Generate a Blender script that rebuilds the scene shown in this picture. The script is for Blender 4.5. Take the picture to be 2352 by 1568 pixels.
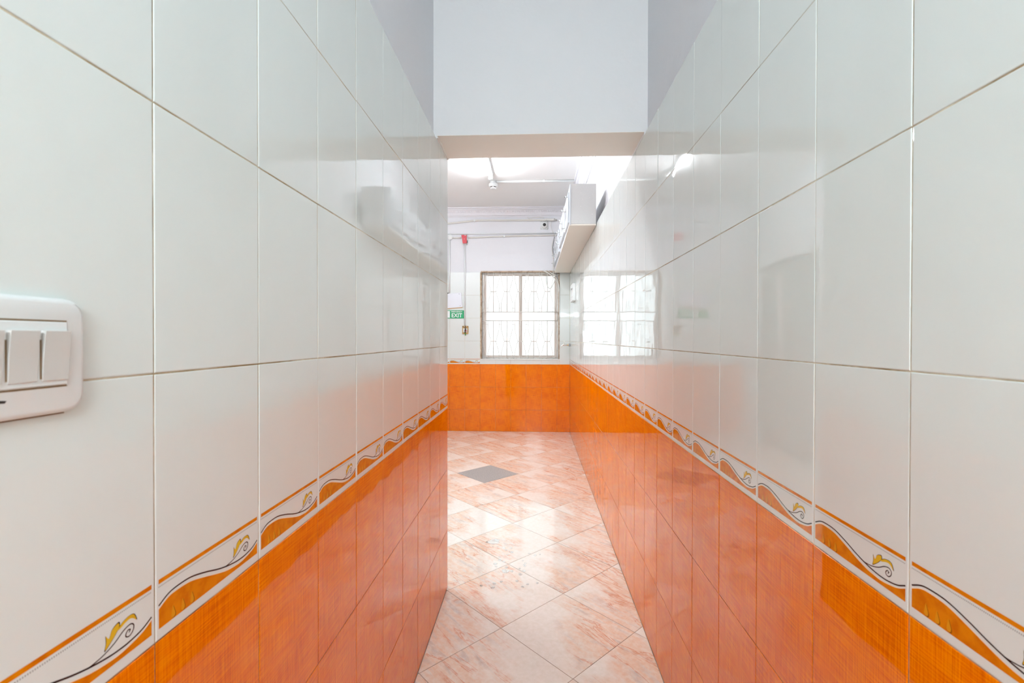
import bpy, bmesh, math, random
from mathutils import Matrix, Vector
random.seed(7)
S = bpy.context.scene
COL = S.collection
for o in list(bpy.data.objects):
    bpy.data.objects.remove(o)

# ------------------------------------------------------------------ camera, world, exposure
H = 1.256
cam_d = bpy.data.cameras.new('camera')
cam = bpy.data.objects.new('camera', cam_d); COL.objects.link(cam)
YAW, PIT, ROL = 0.04703, 0.00726, 0.00167
r0 = Vector((math.cos(YAW), math.sin(YAW), 0)); f0 = Vector((-math.sin(YAW), math.cos(YAW), 0)); Zv = Vector((0, 0, 1))
fw = f0*math.cos(PIT) - Zv*math.sin(PIT); up = f0*math.sin(PIT) + Zv*math.cos(PIT)
rt = r0*math.cos(ROL) + up*math.sin(ROL); up = up*math.cos(ROL) - r0*math.sin(ROL)
M = Matrix((rt, up, -fw)).transposed().to_4x4(); M.translation = (0, 0, H)
cam.matrix_world = M
cam_d.sensor_width = 36; cam_d.lens = 1070*36/2352; cam_d.clip_start = 0.01
cam_d.dof.use_dof = True; cam_d.dof.focus_distance = 2.6; cam_d.dof.aperture_fstop = 9
S.camera = cam
W = bpy.data.worlds.new('world'); S.world = W; W.use_nodes = True
WB = W.node_tree.nodes['Background']
WB.inputs[0].default_value = (0.88, 0.96, 1.0, 1); WB.inputs[1].default_value = 1.3
S.view_settings.view_transform = 'Standard'; S.view_settings.look = 'None'
S.view_settings.exposure = 0.76; S.view_settings.gamma = 1.0; S.view_settings.use_curve_mapping = False
TUBE_POWER = 86.0                          # room batten on the ceiling
ROOM_FILL_POWER = 165.0                          # added room batten, hidden round the corner to brighten the room
REAR_FILL_POWER = 235.0                          # added corridor batten, unseen behind the camera

# ------------------------------------------------------------------ dimensions (metres)
XL, XR, YF = -0.433, 0.477, 6.25            # tile faces: corridor left, right, far wall
YB = -1.3                                   # corridor ends here behind the camera
YE = 2.322                                  # end of the corridor's left wall
XRM = -1.78                                 # left wall of the far room
ZC = 2.99                                   # ceiling
ROWS = [0.0, .292, .598, .905, 1.2145, 1.524, 1.833, 2.141]   # tile joints from the floor up
ZT = ROWS[-1]
WX0, WX1, WZ0, WZ1 = -.718, .342, .965, 2.158                 # window opening

# ------------------------------------------------------------------ materials
def lin(r, g, b):
    f = lambda c: (c/255/12.92 if c/255 <= .04045 else ((c/255+.055)/1.055)**2.4)
    return (f(r), f(g), f(b), 1)
def mat(name, col, rough=.5, spec=.5, metal=0.0, bump=None, noise=None, emit=None, coat=0):
    m = bpy.data.materials.new(name); m.use_nodes = True
    nt = m.node_tree; b = nt.nodes['Principled BSDF']
    b.inputs['Base Color'].default_value = col; b.inputs['Roughness'].default_value = rough
    b.inputs['Specular IOR Level'].default_value = spec; b.inputs['Metallic'].default_value = metal
    b.inputs['Coat Weight'].default_value = coat
    if emit:
        b.inputs['Emission Color'].default_value = emit[0]; b.inputs['Emission Strength'].default_value = emit[1]
    if noise:                                # (scale, second colour, low, high)
        g = nt.nodes.new('ShaderNodeNewGeometry'); n = nt.nodes.new('ShaderNodeTexNoise')
        n.inputs['Scale'].default_value = noise[0]; n.inputs['Detail'].default_value = 5
        nt.links.new(g.outputs['Position'], n.inputs['Vector'])
        r = nt.nodes.new('ShaderNodeValToRGB')
        r.color_ramp.elements[0].position = noise[2]; r.color_ramp.elements[1].position = noise[3]
        r.color_ramp.elements[0].color = col; r.color_ramp.elements[1].color = noise[1]
        nt.links.new(n.outputs['Fac'], r.inputs['Fac']); nt.links.new(r.outputs['Color'], b.inputs['Base Color'])
    if bump:                                 # list of (scale, distance)
        prev = None
        g = nt.nodes.new('ShaderNodeNewGeometry')
        for sc, dist in bump:
            n = nt.nodes.new('ShaderNodeTexNoise'); n.inputs['Scale'].default_value = sc
            n.inputs['Detail'].default_value = 1.0
            nt.links.new(g.outputs['Position'], n.inputs['Vector'])
            bp = nt.nodes.new('ShaderNodeBump'); bp.inputs['Distance'].default_value = dist
            bp.inputs['Strength'].default_value = 1.0
            nt.links.new(n.outputs['Fac'], bp.inputs['Height'])
            if prev: nt.links.new(prev.outputs['Normal'], bp.inputs['Normal'])
            prev = bp
        nt.links.new(prev.outputs['Normal'], b.inputs['Normal'])
    return m
WAVE = [(8.0, .0007), (22.0, .00005)]
M = {}
M['white'] = mat('white_glaze', (.76, .80, .775, 1), .03, .68, bump=WAVE)
M['p_orange'] = mat('print_orange', lin(222, 130, 8), .05, .6, bump=WAVE, noise=(60, lin(206, 108, 4), .4, .65))
M['p_black'] = mat('print_black', (.01, .01, .014, 1), .06, .5, bump=WAVE)
M['p_halo'] = mat('print_halo', lin(244, 226, 205), .06, .5, bump=WAVE)
M['p_yellow'] = mat('print_yellow', lin(222, 178, 44), .06, .5, bump=WAVE)
M['p_drop'] = mat('print_drop', lin(222, 150, 30), .06, .5, bump=WAVE)
M['p_dropshade'] = mat('print_drop_edge', lin(150, 88, 12), .06, .5, bump=WAVE)
M['p_grey'] = mat('print_grey', lin(150, 152, 152), .06, .5, bump=WAVE)
M['paint'] = mat('lilac_white_paint', (.80, .80, .825, 1), .75, .3, bump=[(9, .004), (60, .0006)], noise=(1.3, (.785, .785, .815, 1), .35, .7))
M['ceiling'] = mat('ceiling_paint', (.92, .91, .90, 1), .8, .3, bump=[(5, .004)])
M['plaster'] = mat('plaster_trim', (.82, .81, .84, 1), .6, .4)
M['beam'] = mat('beam_paint', (.84, .825, .825, 1), .75, .3, bump=[(7, .005), (60, .0006)])
M['caulk'] = mat('caulk', (.80, .77, .72, 1), .7)
M['plastic'] = mat('white_plastic', (.78, .80, .79, 1), .3, .5)
M['plastic2'] = mat('ivory_plastic', (.74, .72, .67, 1), .35, .5)
M['rocker'] = mat('rocker_plastic', (.62, .60, .57, 1), .3, .5)
M['dark'] = mat('dark_plastic', (.02, .018, .017, 1), .35)
M['seam'] = mat('grimy_seam', (.20, .12, .05, 1), .8)
M['steel'] = mat('painted_grille_steel', (.72, .69, .65, 1), .5, .4)
M['alu'] = mat('aluminium', (.62, .60, .57, 1), .35, .5, metal=.35, noise=(30, (.48, .42, .36, 1), .5, .75))
M['sash'] = mat('sash_frame', (.66, .58, .52, 1), .45, .4)  # beige puts warm bounce light into the frame colour
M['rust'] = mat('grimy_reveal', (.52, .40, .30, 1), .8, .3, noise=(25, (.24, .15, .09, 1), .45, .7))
M['red'] = mat('red_plastic', lin(200, 4, 36), .35)
M['green'] = mat('sign_green', lin(18, 158, 98), .4, noise=(40, lin(40, 172, 116), .45, .7))
M['signwhite'] = mat('sign_white', (.85, .87, .87, 1), .4)
M['board'] = mat('board_white', (.80, .82, .88, 1), .4)
M['boardedge'] = mat('board_edge', lin(226, 190, 150), .7)
M['cab'] = mat('cabinet_grey_steel', (.62, .62, .61, 1), .45, .4, noise=(55, (.78, .74, .73, 1), .66, .72), bump=[(40, .0012)])
M['cabside'] = mat('cabinet_door_paint', (.56, .59, .62, 1), .35, .5)
M['cabbot'] = mat('cabinet_underside', (.84, .78, .70, 1), .5, .4)  # cream panel, with warm floor bounce put into its colour
M['brass'] = mat('brass', (.72, .52, .22, 1), .3, metal=1)
M['chrome'] = mat('chrome', (.80, .78, .74, 1), .18, metal=1)
M['cable'] = mat('white_cable', (.76, .74, .70, 1), .45)
M['cabled'] = mat('grey_cable', (.32, .32, .34, 1), .5)
M['wiregreen'] = mat('green_wire', lin(60, 150, 40), .5)
M['boxin'] = mat('socket_box', lin(206, 172, 118), .6, noise=(60, lin(150, 110, 60), .45, .7))
M['tube'] = mat('fluorescent_tube', (1, 1, 1, 1), .4, emit=((.90, .95, 1, 1), TUBE_POWER))
M['fill_rear'] = mat('corridor_fill_tube', (1, 1, 1, 1), .4, emit=((.81, .94, 1, 1), REAR_FILL_POWER))  # added unseen fill for the near corridor
M['fill_room'] = mat('room_fill_tube', (1, 1, 1, 1), .4, emit=((.95, .97, 1, 1), ROOM_FILL_POWER))  # added fill, kept out of view and out of reflections
M['soffit'] = mat('soffit_warm_bounce', (.93, .89, .83, 1), .6, .4, bump=[(7, .004)])  # pale cream tint paints in light bounced up from the floor
M['door'] = mat('grey_green_door', (.22, .24, .205, 1), .4)
M['litslit'] = mat('pale_lit_slit', (.86, .74, .69, 1), .3)  # pale pink stands for a bright slit beyond the doorway
M['grey_granite'] = mat('grey_granite', lin(150, 146, 142), .6, .25, noise=(160, lin(186, 182, 178), .4, .62))

def water():
    m = bpy.data.materials.new('water'); m.use_nodes = True
    nt = m.node_tree; nt.nodes.remove(nt.nodes['Principled BSDF']); out = nt.nodes['Material Output']
    t = nt.nodes.new('ShaderNodeBsdfTransparent')
    g = nt.nodes.new('ShaderNodeBsdfGlossy'); g.inputs['Roughness'].default_value = .03
    mx = nt.nodes.new('ShaderNodeMixShader'); mx.inputs[0].default_value = .45
    nt.links.new(t.outputs[0], mx.inputs[1]); nt.links.new(g.outputs[0], mx.inputs[2]); nt.links.new(mx.outputs[0], out.inputs[0])
    return m
M['water'] = water()
def glass():
    m = bpy.data.materials.new('window_glass'); m.use_nodes = True
    nt = m.node_tree; nt.nodes.remove(nt.nodes['Principled BSDF']); out = nt.nodes['Material Output']
    t = nt.nodes.new('ShaderNodeBsdfTransparent'); t.inputs[0].default_value = (.93, .95, .94, 1)
    g = nt.nodes.new('ShaderNodeBsdfGlossy'); g.inputs['Roughness'].default_value = .02
    mx = nt.nodes.new('ShaderNodeMixShader'); mx.inputs[0].default_value = .05
    nt.links.new(t.outputs[0], mx.inputs[1]); nt.links.new(g.outputs[0], mx.inputs[2]); nt.links.new(mx.outputs[0], out.inputs[0])
    return m
M['glass'] = glass()

def grout():
    m = mat('grout', (.6, .52, .38, 1), .85, .2)
    nt = m.node_tree; b = nt.nodes['Principled BSDF']
    g = nt.nodes.new('ShaderNodeNewGeometry')
    n = nt.nodes.new('ShaderNodeTexNoise'); n.inputs['Scale'].default_value = 5; n.inputs['Detail'].default_value = 8; n.inputs['Roughness'].default_value = .7
    nt.links.new(g.outputs['Position'], n.inputs['Vector'])
    r = nt.nodes.new('ShaderNodeValToRGB'); e = r.color_ramp.elements
    e[0].position = .40; e[0].color = (.32, .22, .10, 1); e[1].position = .60; e[1].color = (.72, .66, .52, 1)
    nt.links.new(n.outputs['Fac'], r.inputs['Fac'])
    r2 = nt.nodes.new('ShaderNodeValToRGB'); e = r2.color_ramp.elements
    e[0].position = .42; e[0].color = (.16, .05, .02, 1); e[1].position = .62; e[1].color = (.72, .42, .22, 1)
    nt.links.new(n.outputs['Fac'], r2.inputs['Fac'])
    sx = nt.nodes.new('ShaderNodeSeparateXYZ'); nt.links.new(g.outputs['Position'], sx.inputs[0])
    lt = nt.nodes.new('ShaderNodeMath'); lt.operation = 'LESS_THAN'; lt.inputs[1].default_value = ROWS[3]
    nt.links.new(sx.outputs['Z'], lt.inputs[0])
    mx = nt.nodes.new('ShaderNodeMix'); mx.data_type = 'RGBA'
    nt.links.new(lt.outputs[0], mx.inputs[0]); nt.links.new(r.outputs[0], mx.inputs[6]); nt.links.new(r2.outputs[0], mx.inputs[7])
    nt.links.new(mx.outputs[2], b.inputs['Base Color'])
    return m
M['grout'] = grout()
M['floor_grout'] = mat('floor_grout', (.40, .31, .24, 1), .9, .2, noise=(14, (.12, .10, .09, 1), .5, .72))

def orange_tile():
    """orange glaze with a woven print: fine threads both ways and broad darker bands, different on every tile"""
    m = mat('orange_glaze', (.8, .2, .005, 1), .02, .5, bump=WAVE)
    nt = m.node_tree; b = nt.nodes['Principled BSDF']
    tc = nt.nodes.new('ShaderNodeTexCoord'); oi = nt.nodes.new('ShaderNodeObjectInfo')
    mu = nt.nodes.new('ShaderNodeMath'); mu.operation = 'MULTIPLY'; mu.inputs[1].default_value = 57.0
    nt.links.new(oi.outputs['Random'], mu.inputs[0])
    cx = nt.nodes.new('ShaderNodeCombineXYZ')
    for i in (0, 2): nt.links.new(mu.outputs[0], cx.inputs[i])
    def layer(scale, sc, det):
        mp = nt.nodes.new('ShaderNodeVectorMath'); mp.operation = 'MULTIPLY'; mp.inputs[1].default_value = scale
        ad = nt.nodes.new('ShaderNodeVectorMath'); ad.operation = 'ADD'
        nt.links.new(tc.outputs['Object'], mp.inputs[0]); nt.links.new(mp.outputs[0], ad.inputs[0]); nt.links.new(cx.outputs[0], ad.inputs[1])
        n = nt.nodes.new('ShaderNodeTexNoise'); n.inputs['Scale'].default_value = sc; n.inputs['Detail'].default_value = det
        nt.links.new(ad.outputs[0], n.inputs['Vector']); return n.outputs['Fac']
    a = layer((150, 0, 4), 3.0, 3); c = layer((4, 0, 150), 3.0, 3); d = layer((4, 0, 3), 2.2, 4)
    def add(x, y, wx, wy):
        p = nt.nodes.new('ShaderNodeMath'); p.operation = 'MULTIPLY'; p.inputs[1].default_value = wx; nt.links.new(x, p.inputs[0])
        q = nt.nodes.new('ShaderNodeMath'); q.operation = 'MULTIPLY_ADD'; q.inputs[1].default_value = wy
        nt.links.new(y, q.inputs[0]); nt.links.new(p.outputs[0], q.inputs[2]); return q.outputs[0]
    s = add(add(a, c, .40, .40), d, 1, .20)
    r = nt.nodes.new('ShaderNodeValToRGB'); e = r.color_ramp.elements
    e[0].position = .36; e[0].color = lin(208, 90, 0); e[1].position = .62; e[1].color = lin(250, 146, 0)
    e2 = r.color_ramp.elements.new(.49); e2.color = lin(234, 116, 0)
    nt.links.new(s, r.inputs['Fac']); nt.links.new(r.outputs[0], b.inputs['Base Color'])
    return m
M['orange'] = orange_tile()

def marble():
    """cream floor glaze with peach clouds and thin rusty veins printed along the tile (uv in metres)"""
    m = mat('marble_floor_glaze', (.8, .7, .6, 1), .095, .6, bump=[(9, .0012), (70, .00010)])
    nt = m.node_tree; b = nt.nodes['Principled BSDF']; N = nt.nodes.new; L = nt.links.new
    uv = N('ShaderNodeUVMap'); oi = N('ShaderNodeObjectInfo')
    mu = N('ShaderNodeMath'); mu.operation = 'MULTIPLY'; mu.inputs[1].default_value = 31.0; L(oi.outputs['Random'], mu.inputs[0])
    off = N('ShaderNodeCombineXYZ'); L(mu.outputs[0], off.inputs[2])
    def noise(scale, sc, det, rgh=.55, dist=0):
        mp = N('ShaderNodeVectorMath'); mp.operation = 'MULTIPLY'; mp.inputs[1].default_value = scale
        ad = N('ShaderNodeVectorMath'); ad.operation = 'ADD'
        L(uv.outputs[0], mp.inputs[0]); L(mp.outputs[0], ad.inputs[0]); L(off.outputs[0], ad.inputs[1])
        n = N('ShaderNodeTexNoise'); n.inputs['Scale'].default_value = sc; n.inputs['Detail'].default_value = det
        n.inputs['Roughness'].default_value = rgh; n.inputs['Distortion'].default_value = dist
        L(ad.outputs[0], n.inputs['Vector']); return n.outputs['Fac']
    def ramp(x, stops):
        r = N('ShaderNodeValToRGB'); e = r.color_ramp.elements
        e[0].position, e[0].color = stops[0]; e[1].position, e[1].color = stops[-1]
        for p, c in stops[1:-1]:
            q = e.new(p); q.color = c
        L(x, r.inputs['Fac']); return r.outputs[0]
    def mix(f, a, c):
        x = N('ShaderNodeMix'); x.data_type = 'RGBA'; L(f, x.inputs[0]); L(a, x.inputs[6]); L(c, x.inputs[7]); return x.outputs[2]
    sx = N('ShaderNodeSeparateXYZ'); L(uv.outputs[0], sx.inputs[0])
    d = N('ShaderNodeMath'); d.operation = 'ADD'; L(sx.outputs['X'], d.inputs[0]); L(sx.outputs['Y'], d.inputs[1])   # towards the veined corner
    big = noise((3.0, 5.0, 1), 1.2, 3)
    ma = N('ShaderNodeMath'); ma.operation = 'MULTIPLY_ADD'; ma.inputs[1].default_value = 1.1; L(d.outputs[0], ma.inputs[0]); L(big, ma.inputs[2])
    W0, W1 = (0, 0, 0, 1), (1, 1, 1, 1)
    mask = ramp(ma.outputs[0], [(.40, W0), (.62, W1)])  # leaves the walkway side cream, partly painted window glare
    fine = noise((1, 1, 1), 42, 6, .7)
    strk = noise((1.8, 8.5, 1), 2.0, 6, .60, .5)
    cream = ramp(fine, [(.35, lin(238, 235, 224)), (.7, lin(248, 246, 239))])
    peach = ramp(strk, [(.32, lin(202, 197, 192)), (.43, lin(236, 227, 214)), (.55, lin(236, 208, 183)), (.64, lin(218, 210, 202))])
    pe2 = ramp(fine, [(.42, lin(234, 200, 172)), (.60, lin(248, 241, 230))])
    hm = N('ShaderNodeMix'); hm.data_type = 'RGBA'; hm.inputs[0].default_value = .35; L(peach, hm.inputs[6]); L(pe2, hm.inputs[7])
    col = mix(mask, cream, hm.outputs[2])
    v = noise((1.0, 5.0, 1), 1.6, 5, .6, .7)
    vein = ramp(v, [(.478, W0), (.497, W1), (.516, W0)])
    vm = N('ShaderNodeMath'); vm.operation = 'MULTIPLY'; L(vein, vm.inputs[0]); L(mask, vm.inputs[1])
    vm2 = N('ShaderNodeMath'); vm2.operation = 'MULTIPLY'; vm2.inputs[1].default_value = .7; L(vm.outputs[0], vm2.inputs[0])
    vc = ramp(fine, [(.4, lin(212, 128, 86)), (.6, lin(226, 166, 130))])
    L(mix(vm2.outputs[0], col, vc), b.inputs['Base Color'])
    return m
M['marble'] = marble()

# ------------------------------------------------------------------ mesh helpers
KEEP = set()                                 # meshes whose face directions are already set
def obj(name, bm, mats, parent=None, smooth=False, loc=None):
    me = bpy.data.meshes.new(name)
    if id(bm) not in KEEP: bmesh.ops.recalc_face_normals(bm, faces=bm.faces)
    KEEP.discard(id(bm))
    bm.to_mesh(me); bm.free()
    for m in (mats if isinstance(mats, (list, tuple)) else [mats]): me.materials.append(M[m])
    if smooth:
        for p in me.polygons: p.use_smooth = True
    o = bpy.data.objects.new(name, me); COL.objects.link(o)
    if parent is not None: o.parent = parent
    if loc is not None: o.location = loc
    return o
def tag(o, label, cat, group=None, kind=None):
    o['label'] = label; o['category'] = cat
    if group: o['group'] = group
    if kind: o['kind'] = kind
    return o
def thing(name, label, cat, loc=(0, 0, 0), group=None, kind=None):
    e = bpy.data.objects.new(name, None); COL.objects.link(e); e.location = loc; e.empty_display_size = .05
    return tag(e, label, cat, group, kind)
def box(bm, x0, x1, y0, y1, z0, z1, bevel=0, seg=2, mi=0, M4=None):
    r = bmesh.ops.create_cube(bm, size=1)
    vs = r['verts']
    for v in vs:
        v.co = Vector(((x0+x1)/2 + v.co.x*(x1-x0), (y0+y1)/2 + v.co.y*(y1-y0), (z0+z1)/2 + v.co.z*(z1-z0)))
    fs = set(f for v in vs for f in v.link_faces)
    for f in fs: f.material_index = mi
    if M4 is not None: bmesh.ops.transform(bm, matrix=M4, verts=vs)
    if bevel:
        es = list(set(e for v in vs for e in v.link_edges))
        bmesh.ops.bevel(bm, geom=es, offset=bevel, segments=seg, affect='EDGES', profile=.5, material=mi)
    return bm
def B(*a, **k):
    return box(bmesh.new(), *a, **k)
def tube(bm, pts, r, n=8, mi=0, cap=True):
    pts = [Vector(p) for p in pts]; rings = []
    rr = r if isinstance(r, (list, tuple)) else [r]*len(pts)
    ref = None
    for i, p in enumerate(pts):
        t = (pts[min(i+1, len(pts)-1)] - pts[max(i-1, 0)]).normalized()
        if ref is None:
            ref = Vector((0, 0, 1)) if abs(t.z) < .9 else Vector((1, 0, 0))
        a = t.cross(ref).normalized(); ref = a.cross(t).normalized(); 
        rings.append([bm.verts.new(p + (a*math.cos(2*math.pi*k/n) + ref*math.sin(2*math.pi*k/n))*rr[i]) for k in range(n)])
    for A, C in zip(rings, rings[1:]):
        for k in range(n):
            f = bm.faces.new((A[k], A[(k+1) % n], C[(k+1) % n], C[k])); f.material_index = mi; f.smooth = True
    if cap:
        for R in (rings[0], rings[-1]):
            f = bm.faces.new(R); f.material_index = mi
    return bm
def T(pts, r, n=8): return tube(bmesh.new(), pts, r, n)
def lathe(bm, prof, n=16, M4=None, mi=0):
    """prof: (radius, height) list turned about local z"""
    rings = []
    for r, z in prof:
        rings.append([bm.verts.new((r*math.cos(2*math.pi*k/n), r*math.sin(2*math.pi*k/n), z)) for k in range(n)])
    for A, C in zip(rings, rings[1:]):
        for k in range(n):
            f = bm.faces.new((A[k], A[(k+1) % n], C[(k+1) % n], C[k])); f.material_index = mi; f.smooth = True
    for R in (rings[0], rings[-1]): bm.faces.new(R).material_index = mi
    if M4 is not None: bmesh.ops.transform(bm, matrix=M4, verts=[v for R in rings for v in R])
    return bm
def curve(ctrl, n=8):
    """Catmull-Rom through control points"""
    P = [Vector(p) for p in ctrl]; P = [P[0]*2-P[1]] + P + [P[-1]*2-P[-2]]; out = []
    for i in range(1, len(P)-2):
        a, b, c, d = P[i-1:i+3]
        for k in range(n):
            t = k/n
            out.append(.5*((2*b) + (c-a)*t + (2*a-5*b+4*c-d)*t*t + (3*b-a-3*c+d)*t**3))
    out.append(P[-2]); return out

# ------------------------------------------------------------------ wall tiles
GAP, TT, BV = .0018, .007, .0010
def tile_bm(w, h):
    """glazed tile in the x-z plane, origin at its lower left corner, glaze facing -y, softly rounded rim"""
    bm = bmesh.new()
    loops = []
    for ins, y in ((0, TT), (0, .0008), (.0005, .0002), (.0014, 0)):
        loops.append([bm.verts.new((x, y, z)) for x, z in ((ins, ins), (w-ins, ins), (w-ins, h-ins), (ins, h-ins))])
    bm.faces.new(loops[0])
    for A, C in zip(loops, loops[1:]):
        for k in range(4):
            bm.faces.new((A[k], A[(k+1) % 4], C[(k+1) % 4], C[k]))
    bm.faces.new(loops[-1])
    bmesh.ops.recalc_face_normals(bm, faces=bm.faces)
    return bm
def poly(bm, pts, y, mi):
    f = bm.faces.new([bm.verts.new((p[0], y, p[1])) for p in pts]); f.material_index = mi
    f.normal_update()
    if f.normal.y > 0: f.normal_flip()
def ribbon(bm, pts, width, y, mi):
    pts = [Vector((p[0], p[1])) for p in pts]; L, R = [], []
    for i, p in enumerate(pts):
        t = (pts[min(i+1, len(pts)-1)] - pts[max(i-1, 0)]).normalized(); n = Vector((-t.y, t.x))
        w = width[i] if isinstance(width, list) else width
        L.append(bm.verts.new(((p+n*w/2).x, y, (p+n*w/2).y))); R.append(bm.verts.new(((p-n*w/2).x, y, (p-n*w/2).y)))
    for i in range(len(pts)-1):
        f = bm.faces.new((L[i], L[i+1], R[i+1], R[i])); f.material_index = mi; f.normal_update()
        if f.normal.y > 0: f.normal_flip()
def c2(pts, n=6): return [(v.x, v.z) for v in curve([(p[0], 0, p[1]) for p in pts], n)]
BMATS = ['white', 'p_orange', 'p_black', 'p_halo', 'p_yellow', 'p_drop', 'p_dropshade', 'p_grey']
def border_tile_bm(w, h, detail=True):
    """white tile with the printed border along its foot: stripe, dots, vine, wave, leaf, three drops"""
    bm = tile_bm(w, h)
    x0, x1 = .0042, w-.0042
    d1, d2, d3 = -.00006, -.00010, -.00014
    k = (x1-x0)/.1922
    X = lambda s: x0 + (s-.0044)*k
    poly(bm, [(x0, .0645), (x1, .0645), (x1, .0698), (x0, .0698)], d1, 1)
    if detail:
        n = 96
        for i in range(n):
            a = x0 + (x1-x0)*i/n
            poly(bm, [(a, .0604), (a+(x1-x0)/n*.5, .0604), (a+(x1-x0)/n*.5, .0620), (a, .0620)], d1, 7)
    else:
        poly(bm, [(x0, .0607), (x1, .0607), (x1, .0616), (x0, .0616)], d1, 7)
    line = c2([(.0044, .0395), (.0175, .0458), (.0301, .0480), (.0543, .0473), (.0807, .0405), (.1053, .0322), (.125, .0271), (.1437, .0240), (.1555, .0233), (.1669, .0237), (.1833, .0268), (.1965, .0330)])
    line = [(X(a), b) for a, b in line]
    wave = c2([(.0044, .0352), (.0175, .0415), (.0301, .0432), (.0543, .0418), (.0807, .0342), (.1053, .0260), (.1251, .0206), (.1437, .0182), (.1556, .0178), (.167, .0192), (.1833, .0228), (.1965, .0292)])
    wave = [(X(a), b) for a, b in wave]
    hw = [(a, b+.0009) for a, b in wave]
    for (a, b), (c, e), (_, b2), (_, e2) in zip(wave, wave[1:], hw, hw[1:]):
        poly(bm, [(a, .0122), (c, .0122), (c, e), (a, b)], d1, 1)
        poly(bm, [(a, b), (c, e), (c, e2), (a, b2)], d1, 3)
    ribbon(bm, line, .0019, d2, 2)
    stem = [(X(a), b) for a, b in c2([(.1200, .0282), (.1266, .0282), (.1375, .0296), (.1496, .0338), (.1600, .0400), (.1682, .0420), (.1726, .0392), (.1722, .0340), (.1683, .0303), (.1641, .0310), (.1629, .0340), (.1655, .0372), (.1685, .0364), (.1668, .0341)], 5)]
    ribbon(bm, stem, .0013, d2, 2)
    leaf = [(.1398, .0472), (.1424, .0432), (.1440, .0432), (.1470, .0492), (.1538, .0520), (.1552, .0482), (.1520, .0436), (.1470, .0388), (.1390, .0332), (.1402, .0400)]
    long = [(.1525, .0448), (.1575, .0486), (.1624, .0508), (.1690, .0516), (.1735, .0494), (.1762, .0424), (.1722, .0462), (.1680, .0480), (.1620, .0470), (.1570, .0450)]
    for sh in (leaf, long):
        c = Vector((sum(p[0] for p in sh)/len(sh), sum(p[1] for p in sh)/len(sh)))
        sh = c2(sh + [sh[0]], 4)[:-1]
        poly(bm, [(X(c.x+(p[0]-c.x)*1.10), c.y+(p[1]-c.y)*1.12) for p in sh], d2, 2)
        poly(bm, [(X(p[0]), p[1]) for p in sh], d3, 4)
    for cx in (.0260, .0415, .0570):
        out = [(.0, .0285), (.0018, .0235), (.0036, .0180), (.0034, .0150), (.0014, .0132), (-.0012, .0136), (-.0024, .0160), (-.0014, .0220)]
        poly(bm, [(X(cx+.0006+a*1.1), b-.0006) for a, b in out], d2, 6)
        poly(bm, [(X(cx+a-.0004), b+.0003) for a, b in out], d3, 5)
    KEEP.add(id(bm))
    return bm
_cache = {}
def put_tile(parent, kind, w, h, pos, rz, jitter=True):
    key = (kind, round(w, 4), round(h, 4))
    if key not in _cache:
        bm = border_tile_bm(w, h) if kind == 'border' else tile_bm(w, h); KEEP.discard(id(bm))
        me = bpy.data.meshes.new('tile'); bm.to_mesh(me); bm.free()
        for m in (BMATS if kind == 'border' else [kind]): me.materials.append(M[m])
        _cache[key] = me
    o = bpy.data.objects.new('tile', _cache[key]); COL.objects.link(o); o.parent = parent
    a = .0016 if jitter else 0
    o.rotation_euler = (random.uniform(-a, a), 0, rz + random.uniform(-a, a))
    p = Vector(pos)
    n = Matrix.Rotation(rz, 3, 'Z') @ Vector((0, 1, 0))
    o.location = p + n*random.uniform(0, .00025)
    return o
KIND = ['orange', 'orange', 'orange', 'border', 'white', 'white', 'white']

# ------------------------------------------------------------------ setting: bodies behind the tiles
GR = .0011                                   # the joints lie this far behind the glaze
XRP = .55                                    # painted wall above the tiles in the far room
def struct(name, bm, mats, label, cat, parent=None):
    o = obj(name, bm, mats, parent); tag(o, label, cat, kind='structure'); return o

bm = B(-.60, XL-GR, YB, YE-.0005, 0, ZT-.001)
wall_left = struct('wall_left', bm, 'grout', 'corridor wall in white and orange tiles with light switch', 'wall')
obj('painted_wall', B(-.60, XL-.015, YB, YE, ZT-.001, ZC), 'paint', wall_left)
bm = B(XR+GR, .75, YB, YF+.2, 0, ZT-.001)
wall_right = struct('wall_right', bm, 'grout', 'long tiled wall running from corridor to window wall', 'wall')
bm = B(XR+.015, .75, YB, YE, ZT-.001, ZC); box(bm, XRP, .75, YE, YF+.2, ZT-.001, ZC)
obj('painted_wall', bm, 'paint', wall_right)
YG = YF+GR
bm = B(XRM-.15, WX0, YG, YF+.2, 0, ZT-.001)
box(bm, WX1, XR+GR, YG, YF+.2, 0, ZT-.001); box(bm, WX0, WX1, YG, YF+.2, 0, WZ0)
wall_far = struct('wall_far', bm, 'grout', 'tiled end wall with barred window', 'wall')
bm = B(XRM-.15, WX0, YF+.012, YF+.2, ZT-.001, ZC); box(bm, WX1, XRP, YF+.012, YF+.2, ZT-.001, ZC)
box(bm, WX0, WX1, YF+.012, YF+.2, WZ1, ZC)
obj('painted_wall', bm, 'paint', wall_far)
bm = B(XRM, -.60, YE-.12, YE, 0, ZC)
wall_rear = struct('wall_rear', bm, 'paint', 'painted room wall behind the corridor wall end', 'wall')
DY0, DY1, DZ = 4.55, 5.95, 2.2
bm = B(XRM-.15, XRM, YE-.12, DY0, 0, ZC); box(bm, XRM-.15, XRM, DY1, YF+.012, 0, ZC); box(bm, XRM-.15, XRM, DY0, DY1, DZ, ZC)
wall_room = struct('wall_room_left', bm, 'paint', 'painted side wall of the room with wide doorway', 'wall')
wall_back = struct('wall_back', B(-.60, .75, YB-.12, YB, 0, ZC), 'paint', 'painted wall closing the corridor behind the camera', 'wall')
ceiling = struct('ceiling', B(XRM-.15, .75, YB, YF+.2, ZC, ZC+.1), 'ceiling', 'off white painted ceiling', 'ceiling')
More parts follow.
